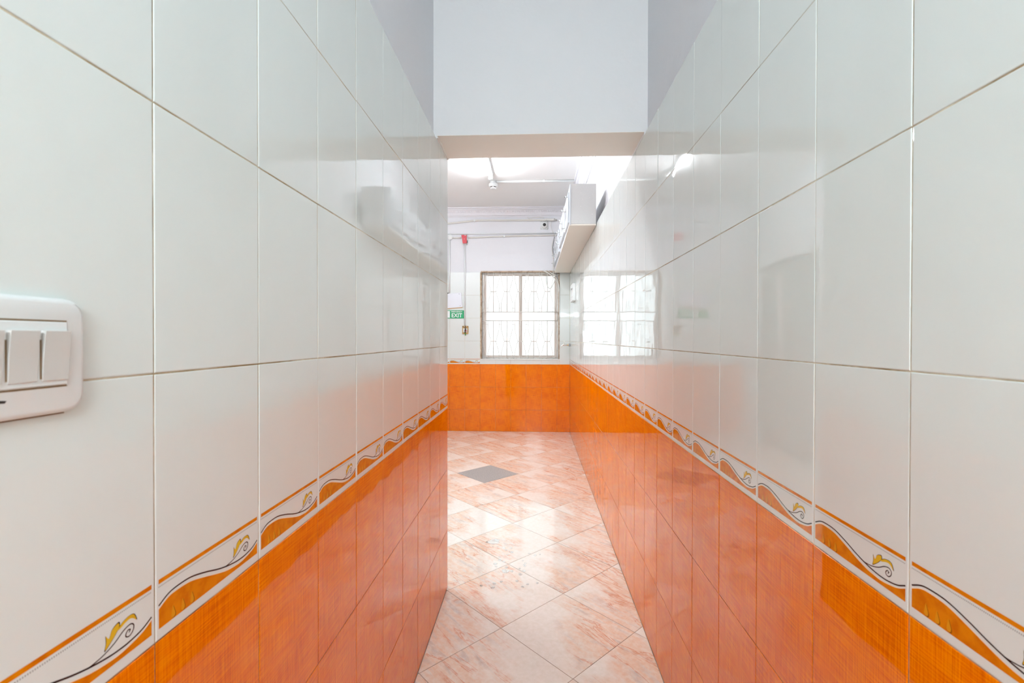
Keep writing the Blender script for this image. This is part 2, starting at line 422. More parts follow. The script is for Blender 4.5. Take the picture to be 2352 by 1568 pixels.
beam = struct('trim_1', B(XL-.015, XR+.015, 2.058, YE, ZT+.014, ZC), 'beam', 'pale lilac beam crossing the corridor end', 'beam')
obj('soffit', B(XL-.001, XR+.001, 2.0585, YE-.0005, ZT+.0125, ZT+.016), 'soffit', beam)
obj('beam_foot', B(XL-.015, XL-.001, 2.058, YE, ZT, ZT+.014), 'beam', beam)
obj('beam_foot', B(XR+.001, XR+.015, 2.058, YE, ZT, ZT+.014), 'beam', beam)
pts = [(XL+.001+random.uniform(-.002, .002), 2.06+.262*i/26, ZT+.010+random.uniform(-.002, .002)) for i in range(27)]
obj('caulk_bead', tube(bmesh.new(), pts, [.005+random.uniform(-.0015, .002) for _ in pts], 6), 'caulk', beam)

# tiles on the corridor's left wall: pattern runs towards the window
PL = .202
for k in range(-8, 9):
    y = .512 + PL*k + GAP/2
    w = min(PL-GAP, YE-y)
    for r in range(7):
        put_tile(wall_left, KIND[r], w, ROWS[r+1]-ROWS[r]-GAP, (XL, y, ROWS[r]+GAP/2), math.pi/2)
# right wall: seen from the corridor the pattern runs back towards the camera
for k in range(-8, 29):
    ya, yb = .614 + PL*k + GAP/2, min(.614 + PL*(k+1) - GAP/2, YF-.001)
    if yb - ya < .02: continue
    for r in range(7):
        put_tile(wall_right, KIND[r], yb-ya, ROWS[r+1]-ROWS[r]-GAP, (XR, yb, ROWS[r]+GAP/2), -math.pi/2)
# far wall
PF = .2066
for c in range(-4, 8):
    xa, xb = max(-1.137 + PF*c + GAP/2, XRM+.001), min(-1.137 + PF*(c+1) - GAP/2, XR-.001)
    for r in range(7):
        za, zb = ROWS[r]+GAP/2, ROWS[r+1]-GAP/2
        kind = KIND[r]
        if r >= 3:
            if c >= 2:
                if c == 7:
                    put_tile(wall_far, 'white', XR-.002-WX1, zb-za, (WX1+.001, YF, za), 0)
                    if r == 3: put_tile(wall_far, 'white', WX1-GAP-xa, WZ0-.003-za, (xa, YF, za), 0)
                elif r == 3: put_tile(wall_far, 'white', xb-xa, WZ0-.003-za, (xa, YF, za), 0)
                continue
        put_tile(wall_far, kind, xb-xa, zb-za, (xa, YF, za), 0)

# ------------------------------------------------------------------ floor
floor = struct('floor', B(XRM-.15, .75, YB, YF+.2, -.12, -.0009), 'floor_grout', 'diagonally laid marble patterned tile floor', 'floor')
HD = .2868
def clip(P, axis, val, keep_less):
    out = []
    for i in range(len(P)):
        a, b = P[i], P[(i+1) % len(P)]
        ina = (a[axis] <= val) == keep_less or a[axis] == val; inb = (b[axis] <= val) == keep_less or b[axis] == val
        if ina: out.append(a)
        if ina != inb:
            t = (val-a[axis])/(b[axis]-a[axis]); out.append((a[0]+(b[0]-a[0])*t, a[1]+(b[1]-a[1])*t))
    return out
def area(P): return abs(sum(P[i][0]*P[(i+1) % len(P)][1]-P[(i+1) % len(P)][0]*P[i][1] for i in range(len(P))))/2 if len(P) > 2 else 0
q = HD - .0020
for i in range(-7, 4):
    for j in range(-13, 16):
        if (i+j) % 2: continue
        cx, cy = -.1405 + HD*i, 2.2915 + HD*j
        P = [(cx-q, cy), (cx, cy-q), (cx+q, cy), (cx, cy+q)]
        for ax, v, l in ((0, XR-.002, True), (0, XRM+.002, False), (1, YB+.002, False), (1, YF-.002, True)):
            P = clip(P, ax, v, l)
            if area(P) < 1e-4: break
        if area(P) < 4e-4: continue
        pieces = []
        if any(p[0] < XL+.002 and p[1] < YE+.002 for p in P) :
            pieces = [clip(P, 0, XL+.002, False), clip(clip(P, 0, XL+.002, True), 1, YE+.002, False)]
        else: pieces = [P]
        pieces = [p for p in pieces if area(p) > 4e-4]
        if not pieces: continue
        # print direction: veins run along (1,-1); the cream half, with window glare put into it, faces the walkway
        flip = 1 if i >= 1 else -1
        sh_ = .13 if (i >= 2 or (i <= -1 and cy < 2.7)) else (.06 if cy > 3.2 else 0)     # tiles beside the walls show the veined part of the print
        bm = bmesh.new(); uvl = bm.loops.layers.uv.new('UVMap')
        for p in pieces:
            tops = [bm.verts.new((x-cx, y-cy, 0)) for x, y in p]; bots = [bm.verts.new((x-cx, y-cy, -.008)) for x, y in p]
            f = bm.faces.new(tops)
            f.normal_update()
            if f.normal.z < 0: f.normal_flip()
            bm.faces.new(bots)
            for a in range(len(p)):
                b_ = (a+1) % len(p); bm.faces.new((tops[a], tops[b_], bots[b_], bots[a]))
        bmesh.ops.recalc_face_normals(bm, faces=bm.faces); KEEP.add(id(bm))
        for f in bm.faces:
            for lp in f.loops:
                x, y = lp.vert.co.x, lp.vert.co.y
                u, v = (x-y)/math.sqrt(2), (x+y)/math.sqrt(2)
                # u along the veins, v across; corner (u - v) large lies to the side of the walkway
                lp[uvl].uv = (u*flip+sh_, v*flip+sh_)
        drain = (i == -1 and j == 7)
        t = obj('tile', bm, 'grey_granite' if drain else 'marble', floor, loc=(cx, cy, random.uniform(-.0003, 0)))
        t.rotation_euler = (random.uniform(-.0006, .0006), random.uniform(-.0006, .0006), 0)
        if drain: t['label'] = 'rough grey granite floor tile'

# ------------------------------------------------------------------ cornices
def cornice(name, label, a, b, flip):
    """plaster cornice from a to b along one axis with a moulded profile and a row of scrolls"""
    prof = [(0, 0), (.010, 0), (.016, .012), (.030, .018), (.030, .026), (.044, .050), (.066, .074), (.072, .078), (.086, .084), (.094, .094), (.112, .098), (.112, .110), (0, .110)]
    e = thing(name, label, 'cornice', kind='structure')
    bm = bmesh.new(); A = Vector(a); Bv = Vector(b); d = (Bv-A).normalized(); out = Vector(flip)
    loops = [[bm.verts.new(P + out*o + Vector((0, 0, ZC-.110+z))) for o, z in prof] for P in (A, Bv)]
    n = len(prof)
    for k in range(n): bm.faces.new((loops[0][k], loops[0][(k+1) % n], loops[1][(k+1) % n], loops[1][k]))
    bm.faces.new(loops[0]); bm.faces.new(loops[1])
    obj('moulding', bm, 'plaster', e)
    bm = bmesh.new(); L = (Bv-A).length; s = .03; t = .06
    while s < L-.03:
        for k, rr in enumerate((.016, .011)):
            c = A + d*(s+k*.028) + out*.053 + Vector((0, 0, ZC-.110+.062))
            rx = bmesh.ops.create_uvsphere(bm, u_segments=8, v_segments=5, radius=1)
            for v in rx['verts']:
                w = v.co.copy(); v.co = c + d*(w.x*rr) + (out+Vector((0, 0, -1))).normalized()*(w.y*.006) + (out+Vector((0, 0, 1))).normalized()*(w.z*rr*.9)
        s += t
    r = obj('scroll_relief', bm, 'plaster', e, smooth=True); r['kind'] = 'stuff'
    return e
cornice('trim_2', 'moulded plaster cornice above the barred window', (XRM, YF+.012, 0), (XRP-.0, YF+.012, 0), (0, -1, 0))
cornice('trim_3', 'moulded plaster cornice above the grey cabinet', (XRP, YE, 0), (XRP, YF-.10, 0), (-1, 0, 0))

# ------------------------------------------------------------------ window in the far wall
win = thing('window_1', 'two pane sliding window with frame tinted for warm bounce behind grille', 'window', (0, 0, 0), kind='structure')
rv = bmesh.new()
box(rv, WX0, WX0+.012, YF+.004, YF+.2, WZ0, WZ1); box(rv, WX1-.012, WX1, YF+.004, YF+.2, WZ0, WZ1)
box(rv, WX0+.012, WX1-.012, YF+.004, YF+.2, WZ1-.016, WZ1)
obj('reveal', rv, 'rust', win)
obj('sill', B(WX0-.004, WX1+.004, YF-.006, YF+.2, WZ0-.002, WZ0+.010, bevel=.002), 'plastic', win)
YS = YF+.115
fx0, fx1, fz0, fz1 = WX0+.012, WX1-.012, WZ0+.010, WZ1-.016
f_ = bmesh.new()
box(f_, fx0, fx0+.026, YS-.04, YS+.045, fz0, fz1); box(f_, fx1-.022, fx1, YS-.04, YS+.045, fz0, fz1)
box(f_, fx0+.026, fx1-.022, YS-.04, YS+.045, fz1-.020, fz1); box(f_, fx0+.026, fx1-.022, YS-.04, YS+.045, fz0, fz0+.016)
box(f_, fx0+.006, fx0+.010, YS-.052, YS-.04, fz0, fz1); box(f_, fx0+.018, fx0+.022, YS-.052, YS-.04, fz0, fz1)
obj('frame', f_, 'alu', win)
def sash(x0, x1, y, hl, hr):
    b = bmesh.new(); z0, z1 = fz0+.014, fz1-.018
    box(b, x0, x0+hl, y-.012, y+.012, z0, z1, bevel=.002, seg=1); box(b, x1-hr, x1, y-.012, y+.012, z0, z1, bevel=.002, seg=1)
    box(b, x0+hl, x1-hr, y-.012, y+.012, z1-.022, z1, bevel=.002, seg=1); box(b, x0+hl, x1-hr, y-.012, y+.012, z0, z0+.032, bevel=.002, seg=1)
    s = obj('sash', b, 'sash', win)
    obj('pane', B(x0+hl-.004, x1-hr+.004, y-.0025, y+.0025, z0+.028, z1-.018), 'glass', s)
    return s
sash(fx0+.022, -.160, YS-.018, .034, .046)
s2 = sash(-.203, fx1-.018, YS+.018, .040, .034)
obj('latch', B(fx1-.030, fx1-.010, YS-.060, YS-.038, 1.50, 1.61, bevel=.004), 'plastic2', win)

# security grille in front of the sashes
gr = thing('window_grille', 'white welded steel security grille with vase pattern across window', 'grille', (0, YF+.03, WZ0))
YGm = YF+.030
def gbar(name, pts, r=.0042, n=6):
    o = obj(name, T([(x, YGm-gr.location.y, z-gr.location.z) for x, z in pts], r, n), 'steel', gr)
GZ0, GZ1 = WZ0+.012, WZ1-.014
P_ = .1815; VX = [-.184 + P_*k for k in (-2, -1, 0, 1, 2)]; NX = [-.184 + P_*(k+.5) for k in (-3, -2, -1, 0, 1, 2)]
zh1, zh2 = 1.608, 1.491
for z in (zh1, zh2): gbar('horizontal_bar', [(fx0+.002, z), (fx1-.002, z)], .0068, 6)
gbar('horizontal_bar', [(fx0+.012, GZ1-.028), (fx1-.002, GZ1-.028)], .0035)
gbar('horizontal_bar', [(fx0+.012, GZ0+.018), (fx1-.002, GZ0+.018)], .0035)
for x in VX:
    gbar('vertical_bar', [(x, zh1), (x, GZ1)], .0062); gbar('vertical_bar', [(x, GZ0), (x, zh2)], .0062)
    for z in (1.883, 1.213):
        o = obj('cross_plate', B(x-.036, x+.036, -.004, .004, z-.007-gr.location.z, z+.007-gr.location.z, bevel=.001, seg=1), 'steel', gr)
for k, x in enumerate(NX):
    for s in (-1, 1):
        w = P_/2-.034
        xe = x+s*w
        if xe < fx0+.006: xe = fx0+.008
        if xe > fx1-.006: xe = fx1-.008
        nx = min(max(x+s*.0155, fx0+.012), fx1-.008)
        gbar('bent_bar', [(nx, GZ1), (nx, 2.044), (xe, 1.883), (nx, 1.734), (nx, zh1)], .0043, 6)
        gbar('bent_bar', [(nx, zh2), (nx, 1.371), (xe, 1.213), (nx, 1.058), (nx, GZ0)], .0043, 6)
    for z in (1.661, 1.441, GZ1-.045, GZ0+.028):
        a, b = max(x-.0155, fx0+.012), min(x+.0155, fx1-.008)
        if b-a > .012: gbar('neck_link', [(a, z), (b, z)], .0042)

# ------------------------------------------------------------------ doorway in the room's side wall
d = thing('door_1', 'grey green double door in white frame in the side room wall', 'door', (XRM, (DY0+DY1)/2, 0), kind='structure')
dl = -(DY0+DY1)/2
fb = B(-.10, .02, DY0+dl, DY0+dl+.07, 0, DZ-.07); box(fb, -.10, .02, DY1+dl-.07, DY1+dl, 0, DZ-.07); box(fb, -.10, .02, DY0+dl, DY1+dl, DZ-.07, DZ)
obj('frame', fb, 'plastic', d)
my = (DY0+DY1)/2+dl
for a, b in ((DY0+dl+.07, my-.002), (my+.002, DY1+dl-.07)):
    lf = obj('leaf', B(-.08, -.04, a+.002, b-.002, .005, DZ-.072, bevel=.002, seg=1), 'door', d)
    obj('handle', T([(-.04, (b if a < my-.01 else a)+(-.06 if a < my-.01 else .06), 1.0), (-.005, (b if a < my-.01 else a)+(-.06 if a < my-.01 else .06), 1.0), (-.005, (b if a < my-.01 else a)+(-.14 if a < my-.01 else .14), 1.0)], .008, 8), 'chrome', lf)
    if a > my: obj('panel', B(-.041, -.036, a+.10, a+.20, 1.05, 2.0), 'litslit', lf)  # thin panel put in place of the lit slit

# ------------------------------------------------------------------ ceiling tube light and smoke detector
def tube_light(label, loc):
    tl = thing('tube_light', label, 'light', loc)
    obj('batten', B(-.022, .022, -.62, .59, -.034, 0, bevel=.004), 'plastic', tl)
    obj('tube', T([(-.006, -.585, -.050), (-.006, .585, -.050)], .0145, 12), 'tube', tl)
    for y in (-.60, .60): obj('end_cap', B(-.024, .016, y-.014, y+.014, -.068, -.0), 'plastic', tl)
tube_light('lit fluorescent batten on the ceiling beside smoke detector', (-.455, 4.30, ZC))
rl = thing('tube_light', 'added lit batten filling the corridor from its end wall', 'light', (.02, YB, 1.95))
obj('batten', B(-.38, .38, 0, .034, -.022, .022, bevel=.004), 'plastic', rl)
obj('tube', T([(-.35, .050, 0), (.35, .050, 0)], .0145, 12), 'fill_rear', rl)
for x in (-.365, .365): obj('end_cap', B(x-.014, x+.014, 0, .068, -.022, .022), 'plastic', rl)
rl = thing('tube_light', 'added lit batten filling the room from round the corner', 'light', (-1.34, 2.90, ZC))
obj('batten', B(-.40, .40, -.022, .022, -.034, 0, bevel=.004), 'plastic', rl)
obj('tube', T([(-.37, 0, -.050), (.37, 0, -.050)], .0145, 12), 'fill_room', rl)
for x in (-.385, .385): obj('end_cap', B(x-.014, x+.014, -.022, .022, -.068, 0), 'plastic', rl)
sd = thing('smoke_detector', 'round white smoke detector with dark slots on the ceiling', 'detector', (-.452, 5.14, ZC))
obj('mounting_base', lathe(bmesh.new(), [(.034, 0), (.034, -.030), (.030, -.032)], 20), 'plastic', sd)
obj('body', lathe(bmesh.new(), [(.046, -.030), (.050, -.036), (.050, -.062), (.046, -.068), (.036, -.072), (.034, -.086), (.026, -.092)], 24), 'plastic', sd)
for s in (-1, 1):
    pts = [(.0385*math.sin(s*(.20+.16*k)), -.0385*math.cos(s*(.20+.16*k)), -.0735) for k in range(6)]
    obj('slot', T(pts, .0035, 6), 'dark', sd)

def conduit(name, label, pts, r, clips=(), group=None, sq=False, m='plastic'):
    e = thing(name, label, 'conduit', pts[0], group)
    o0 = Vector(pts[0])
    obj('pipe', T([Vector(p)-o0 for p in pts], r, 8), m, e)
    for c in clips:
        c = Vector(c)-o0; obj('clip', B(c.x-.012, c.x+.012, c.y-r-.004, c.y+r+.004, c.z-r-.004, c.z+r+.004, bevel=.003, seg=1), 'plastic', e)
    return e
conduit('cable_conduit', 'straight white conduit on the ceiling from smoke detector to cornice', [(-.416, 5.14, ZC-.0105), (.440, 5.14, ZC-.0105)], .0105, [(.105, 5.14, ZC-.0105)])
YP = YF+.012
conduit('cable_conduit', 'bowed cream conduit on the wall just below the cornice', curve([(-1.60, YP-.013, 2.76), (-1.17, YP-.013, 2.800), (-.93, YP-.013, 2.822), (-.742, YP-.013, 2.838), (-.4, YP-.013, 2.836), (.25, YP-.013, 2.832), (.268, YP-.013, 2.832)], 6), .0125, [(-.80, YP-.013, 2.836)], m='plastic2')
conduit('cable_conduit', 'thin straight conduit passing above the red alarm box', [(-1.60, YP-.008, 2.660), (.300, YP-.008, 2.657)], .0075)
conduit('cable_conduit', 'short conduit between round junction box and red alarm box', [(-1.094, YP-.012, 2.606), (-.978, YP-.012, 2.606)], .0105, m='plastic2')
conduit('cable_conduit', 'sagging conduit from the red alarm box to the cabinet', curve([(-.888, YP-.012, 2.606), (-.56, YP-.012, 2.618), (-.2, YP-.012, 2.628), (.300, YP-.012, 2.630)], 6), .0105, [(-.40, YP-.012, 2.622)], m='plastic2')
conduit('cable_conduit', 'vertical conduit between red alarm box and open socket', [(-.930, YP-.022, 2.53), (-.930, YP-.022, 2.15), (-.930, YF-.0105, 2.13), (-.930, YF-.0105, 1.425)], .0100, [], m='plastic')
conduit('cable_conduit', 'vertical conduit dropping from round junction box to tilted board', [(-1.140, YP-.022, 2.59), (-1.140, YP-.022, 2.15), (-1.140, YF-.0105, 2.13), (-1.140, YF-.0105, 1.864)], .0110, [])
RX = Matrix.Rotation(math.pi/2, 4, 'X')
jb = thing('junction_box', 'small round white junction box on the wall', 'junction box', (-1.132, YP, 2.613))
obj('body', lathe(bmesh.new(), [(.034, .0), (.036, .006), (.036, .028), (.030, .034), (.006, .035)], 20, RX), 'plastic', jb)
for s in (-1, 1): obj('screw', lathe(bmesh.new(), [(.004, .034), (.004, .037), (.001, .038)], 8, Matrix.Translation((s*.020, 0, 0)) @ RX), 'chrome', jb)

# red alarm box
ra = thing('alarm_box', 'small red alarm box on white base high on the wall', 'alarm', (-.935, YP, 2.580))
obj('base', B(-.034, .040, -.026, 0, -.066, .064, bevel=.006), 'plastic', ra)
rb = bmesh.new()
vs = [(-.040, .056), (.032, .060), (.030, .018), (.036, -.054), (-.022, -.056), (-.030, .010)]
fr = [rb.verts.new((x, -.052, z)) for x, z in vs]; bk = [rb.verts.new((x, -.024, z)) for x, z in vs]
rb.faces.new(fr); rb.faces.new(bk)
for k in range(6): rb.faces.new((fr[k], fr[(k+1) % 6], bk[(k+1) % 6], bk[k]))
bmesh.ops.bevel(rb, geom=list(rb.edges), offset=.003, segments=2, affect='EDGES')
obj('cover', rb, 'red', ra)
obj('lamp', lathe(bmesh.new(), [(.004, .052), (.004, .055), (.001, .057)], 10, RX), 'plastic', ra)
obj('tab', B(.006, .020, -.056, -.050, .048, .062, bevel=.001, seg=1), 'plastic', ra)
obj('side_switch', B(.036, .043, -.040, -.028, -.046, -.014), 'dark', ra)

# security camera
cc = thing('security_camera', 'small white square security camera with black lens under the conduit', 'camera', (.136, YP, 2.763))
obj('base', B(-.052, .052, -.016, 0, -.054, .054, bevel=.010, seg=3), 'plastic', cc)
obj('body', lathe(bmesh.new(), [(.046, .014), (.046, .026), (.040, .040), (.030, .048), (.024, .050)], 24, RX), 'plastic', cc)
obj('lens', lathe(bmesh.new(), [(.021, .048), (.021, .052), (.014, .0535), (.002, .054)], 20, RX), 'dark', cc)
for sx in (-1, 1):
    for sz in (-1, 1): obj('screw', lathe(bmesh.new(), [(.004, .016), (.004, .018), (.001, .019)], 8, Matrix.Translation((sx*.044, 0, sz*.046)) @ RX), 'cabled', cc)

# exit sign, tilted board, open socket
def text_bm(body, size, width=None):
    cu = bpy.data.curves.new('t', 'FONT'); cu.body = body; cu.size = size; cu.align_x = 'LEFT'; cu.offset = size*.022
    o = bpy.data.objects.new('t', cu); COL.objects.link(o)
    dg = bpy.context.evaluated_depsgraph_get(); me = bpy.data.meshes.new_from_object(o.evaluated_get(dg))
    bm = bmesh.new(); bm.from_mesh(me); bpy.data.objects.remove(o); bpy.data.curves.remove(cu); bpy.data.meshes.remove(me)
    xs = [v.co.x for v in bm.verts]; ys = [v.co.y for v in bm.verts]; x0, x1, y0, y1 = min(xs), max(xs), min(ys), max(ys)
    for v in bm.verts:
        v.co = Vector(((v.co.x-x0)/(x1-x0)*(width or (x1-x0)), 0, (v.co.y-y0)/(y1-y0)*size))
    for f in bm.faces:
        f.normal_update()
        if f.normal.y > 0: f.normal_flip()
    KEEP.add(id(bm))
    return bm
es = thing('exit_sign', 'green and white emergency exit sign on tiles below white board', 'sign', (-1.322, YF, 1.521))
SW, SH = .378, .108
obj('board', B(0, SW, -.006, 0, 0, SH, bevel=.001, seg=1), 'green', es)
def flat(pts, y):
    bm = bmesh.new(); poly(bm, pts, y, 0); KEEP.add(id(bm)); return bm
pc = obj('pictogram_panel', flat([(.010, .008), (.188, .008), (.188, .100), (.010, .100)], -.0064), 'signwhite', es)
obj('door_mark', flat([(.020, .014), (.070, .014), (.070, .094), (.020, .094)], -.0068), 'green', es)
def circ(cx, cz, r, y, n=14): return flat([(cx+r*math.cos(2*math.pi*k/n), cz+r*math.sin(2*math.pi*k/n)) for k in range(n)], y)
obj('runner_mark', circ(.128, .082, .008, -.0068), 'green', es)
rm = bmesh.new()
ribbon(rm, [(.122, .070), (.112, .048)], .016, -.0068, 0); ribbon(rm, [(.116, .050), (.138, .038), (.130, .018)], .009, -.0068, 0)
ribbon(rm, [(.112, .050), (.100, .034), (.078, .034)], .009, -.0068, 0); ribbon(rm, [(.126, .068), (.144, .058), (.156, .066)], .006, -.0068, 0)
ribbon(rm, [(.118, .070), (.100, .068), (.092, .054)], .006, -.0068, 0); KEEP.add(id(rm))
obj('runner_mark', rm, 'green', es)
tb = text_bm('EMERGENCY', .018, .152); KEEP.add(id(tb))
obj('lettering', tb, 'signwhite', es, loc=(.206, -.0066, .080))
tb = text_bm('EXIT', .054, .142); KEEP.add(id(tb))
obj('lettering', tb, 'signwhite', es, loc=(.212, -.0066, .014))

wb = thing('notice_board', 'blank white board hanging tilted above the exit sign', 'board', (-1.165, YF, 1.752))
R4 = Matrix.Rotation(math.radians(-5.0), 4, 'Y')
obj('panel', B(-.200, .196, -.018, -.006, -.096, .100, bevel=.002, seg=1, M4=R4), 'board', wb)
obj('backing', B(-.198, .194, -.007, -.001, -.106, .098, M4=R4), 'boardedge', wb)
for sx in (-.17, .166):
    for sz in (-.078, .082): obj('screw', lathe(bmesh.new(), [(.005, .017), (.005, .020), (.001, .021)], 8, R4 @ Matrix.Translation((sx, 0, sz)) @ RX), 'cabled', wb)
obj('hook', B(-.014, .020, -.026, -.001, .098, .114, bevel=.003, M4=R4), 'dark', wb)

so = thing('open_socket', 'open wall socket box with loose wires below exit sign', 'socket', (-.924, YF, 1.372))
fb = B(-.042, .042, -.012, 0, .034, .048, bevel=.002, seg=1); box(fb, -.042, -.030, -.012, 0, -.048, .034); box(fb, .030, .042, -.012, 0, -.048, .034); box(fb, -.042, .042, -.012, 0, -.062, -.048)
obj('back_box', fb, 'boxin', so)
obj('cavity', B(-.030, .030, -.003, -.001, -.048, .034), 'boxin', so)
for s in (-1, 1):
    obj('terminal', B(s*.018-.010, s*.018+.010, -.016, -.003, -.040, .014, bevel=.002, seg=1), 'plastic', so)
    obj('screw_hole', lathe(bmesh.new(), [(.005, .012), (.005, .0135)], 8, Matrix.Translation((s*.034, 0, .036)) @ RX), 'dark', so)
obj('wire', T(curve([(0, -.010, .045), (.001, -.018, .015), (-.004, -.018, -.015), (.003, -.016, -.05)], 5), .0055, 6), 'dark', so)
obj('wire', T(curve([(.004, -.014, -.014), (.014, -.020, -.022), (.026, -.016, -.018)], 5), .004, 6), 'red', so)
obj('wire', T(curve([(-.006, -.014, .01), (.006, -.022, -.01), (.018, -.018, -.002)], 5), .003, 6), 'dark', so)
obj('wire', T(curve([(0, -.014, -.045), (.002, -.018, -.062), (.0, -.014, -.078)], 5), .006, 6), 'wiregreen', so)

# ------------------------------------------------------------------ meter cabinet on the right wall
CX0, CX1, CY0, CY1, CZ0, CZ1 = .268, .474, 3.60, 6.20, 2.122, 2.440
mc = thing('meter_cabinet', 'long grey electric meter cabinet high on the right wall', 'cabinet', (CX0, CY0, CZ0))
lx, ly, lz = CX1-CX0, CY1-CY0, CZ1-CZ0
obj('body', B(.012, lx, 0, ly, .010, lz, bevel=.003, seg=1), 'cab', mc)
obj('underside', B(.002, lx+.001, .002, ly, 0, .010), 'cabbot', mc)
obj('edge_strip', B(.006, .014, -.002, ly, .004, lz), 'cabside', mc)
nd = 6; dw = (ly-.10)/nd
random.seed(3)
for k in range(nd):
    y0 = .05 + dw*k; t = random.choice((.018, .026, .022)); zt = lz-random.uniform(.02, .06); z0 = random.uniform(.03, .075)
    dr = obj('door', B(.012-t, .012, y0+.015, y0+dw-.015, z0, zt, bevel=.003, seg=1), 'cabside', mc)
    for (yy, zz) in ((y0+.04, zt-.03), (y0+dw-.05, z0+.04), (y0+dw*.5, zt-.10)):
        Mx = Matrix.Translation((.012-t, yy, zz)) @ Matrix.Rotation(-math.pi/2, 4, 'Y')
        obj('knob', lathe(bmesh.new(), [(.005, -.002), (.005, .010), (.009, .012), (.009, .018), (.004, .021)], 10, Mx), 'plastic', dr)
        obj('bolt', lathe(bmesh.new(), [(.0048, .0205), (.0048, .024), (.001, .025)], 8, Mx), 'dark', dr)
    obj('window_slot', B(.012-t-.001, .014-t, y0+dw*.55, y0+dw*.8, zt-.15, zt-.06), 'cabled', dr)

# cables hanging between cabinet and window corner
def cable(label, ctrl, r, m='cable', group=None):
    o = obj('cable', T(curve(ctrl, 6), r, 6), m); tag(o, label, 'cable', group); return o
bundle = thing('cable_bundle', 'tangle of cables hanging from cabinet end to window corner', 'cables', (.28, 6.2, 2.1))
def strand(ctrl, r, m='cable'):
    return obj('cable', T(curve([Vector(p)-bundle.location for p in ctrl], 6), r, 6), m, bundle)
strand([(.262, 6.02, 2.56), (.252, 6.10, 2.50), (.246, 6.17, 2.42), (.266, 6.20, 2.32), (.275, 6.21, 2.20), (.292, 6.225, 2.12), (.318, 6.235, 2.02)], .0065, 'cabled')
strand([(.300, 6.15, 2.63), (.262, 6.16, 2.57), (.236, 6.18, 2.48), (.240, 6.20, 2.40), (.262, 6.20, 2.28), (.272, 6.22, 2.17), (.28, 6.23, 2.13)], .0055)
strand([(.12, YF+.004, 2.160), (.18, YF-.008, 2.130), (.26, YF-.006, 2.07), (.322, YF-.006, 1.98), (.334, YF-.004, 1.88)], .008)
strand([(.17, YF-.004, 2.165), (.25, YF-.026, 2.105), (.318, YF-.024, 2.01), (.338, YF-.010, 1.80), (.338, YF-.010, 1.5)], .004)
strand([(.256, 6.215, 2.28), (.252, 6.222, 2.18), (.262, 6.222, 2.108), (.30, 6.222, 2.095), (.335, 6.222, 2.105)], .005)
cable('wavy cream cable strung below the cornice into the cabinet', [(-.09, YP-.006, 2.874), (-.06, YP-.010, 2.852), (0, YP-.008, 2.872), (.10, YP-.008, 2.870), (.132, YP-.014, 2.858)], .0045)
cable('thin cable curving down beside the security camera', [(.226, YP-.01, 2.815), (.224, YP-.015, 2.75), (.240, YP-.02, 2.69), (.262, YP-.03, 2.64)], .0035)
cable('pale cable loop hanging outside the window', [(.170, YF+.206, 2.26), (.166, YF+.206, 2.10), (.18, YF+.21, 1.99), (.22, YF+.21, 1.94), (.26, YF+.21, 1.99), (.30, YF+.206, 2.10), (.31, YF+.206, 2.25)], .006)
cable('corrugated cream sleeve over cables entering the cabinet', [(.150, YP-.030, 2.838), (.19, YP-.035, 2.832), (.23, YP-.045, 2.826), (.272, YP-.075, 2.826)], .016)

# ------------------------------------------------------------------ tap and wall box on the right wall
tp = thing('water_tap', 'small metal water tap beside the window', 'tap', (XR, 6.13, 1.166))
RY = Matrix.Rotation(-math.pi/2, 4, 'Y')
obj('flange', lathe(bmesh.new(), [(.016, 0), (.016, .022), (.012, .024)], 14, RY), 'cabled', tp)
obj('nipple', lathe(bmesh.new(), [(.011, .020), (.011, .038)], 12, RY), 'brass', tp)
obj('spout', tube(bmesh.new(), curve([(-.036, 0, 0), (-.070, 0, 0), (-.098, 0, .002), (-.116, 0, -.010), (-.122, 0, -.030)], 5), [.009]*10 + [.008]*11, 10), 'chrome', tp)
obj('valve', lathe(bmesh.new(), [(.012, -.010), (.012, .016), (.008, .018), (.006, .030)], 12, Matrix.Translation((-.082, 0, 0))), 'chrome', tp)
obj('handle', B(-.087, -.077, -.010, .012, .026, .062, bevel=.003), 'chrome', tp)
ws = thing('wall_box', 'white plastic wall box with grey recessed panel beside the tap', 'wall box', (XR, 5.55, 1.79))
fb = B(-.034, 0, -.17, -.12, -.10, .10, bevel=.004); box(fb, -.034, 0, .12, .17, -.10, .10, bevel=.004)
box(fb, -.034, 0, -.12, .12, .055, .10, bevel=.004); box(fb, -.034, 0, -.12, .12, -.10, -.045, bevel=.004)
obj('frame', fb, 'plastic', ws); obj('panel', B(-.012, -.002, -.12, .12, -.045, .055), 'rocker', ws)

# ------------------------------------------------------------------ light switch on the left wall, close to the camera
sw = thing('light_switch', 'white plastic switch plate with rocker switches on the white tiles', 'switch', (XL, .330, 1.240))
PY0, PY1 = -.090, .092
pb = B(0, .009, PY0, PY1, -.052, .051, bevel=.0)
ee = [e for e in pb.edges if abs(e.verts[0].co.x-e.verts[1].co.x) > .005]
bmesh.ops.bevel(pb, geom=ee, offset=.017, segments=6, affect='EDGES', profile=.5)
ee = [e for e in pb.edges if e.verts[0].co.x > .008 and e.verts[1].co.x > .008]
bmesh.ops.bevel(pb, geom=ee, offset=.005, segments=3, affect='EDGES', profile=.5)
obj('plate', pb, 'plastic', sw, smooth=True)
obj('stained_rim', B(0, .0016, PY0+.010, PY1-.014, -.0535, -.050), 'seam', sw)
for z in (.0305, -.0275): obj('seam', B(.0085, .0094, -.070, .0735, z-.0007, z+.0007), 'seam', sw)
obj('module_frame', B(.0085, .0105, -.072, .0730, -.0262, .0295, bevel=.0006, seg=1), 'plastic', sw)
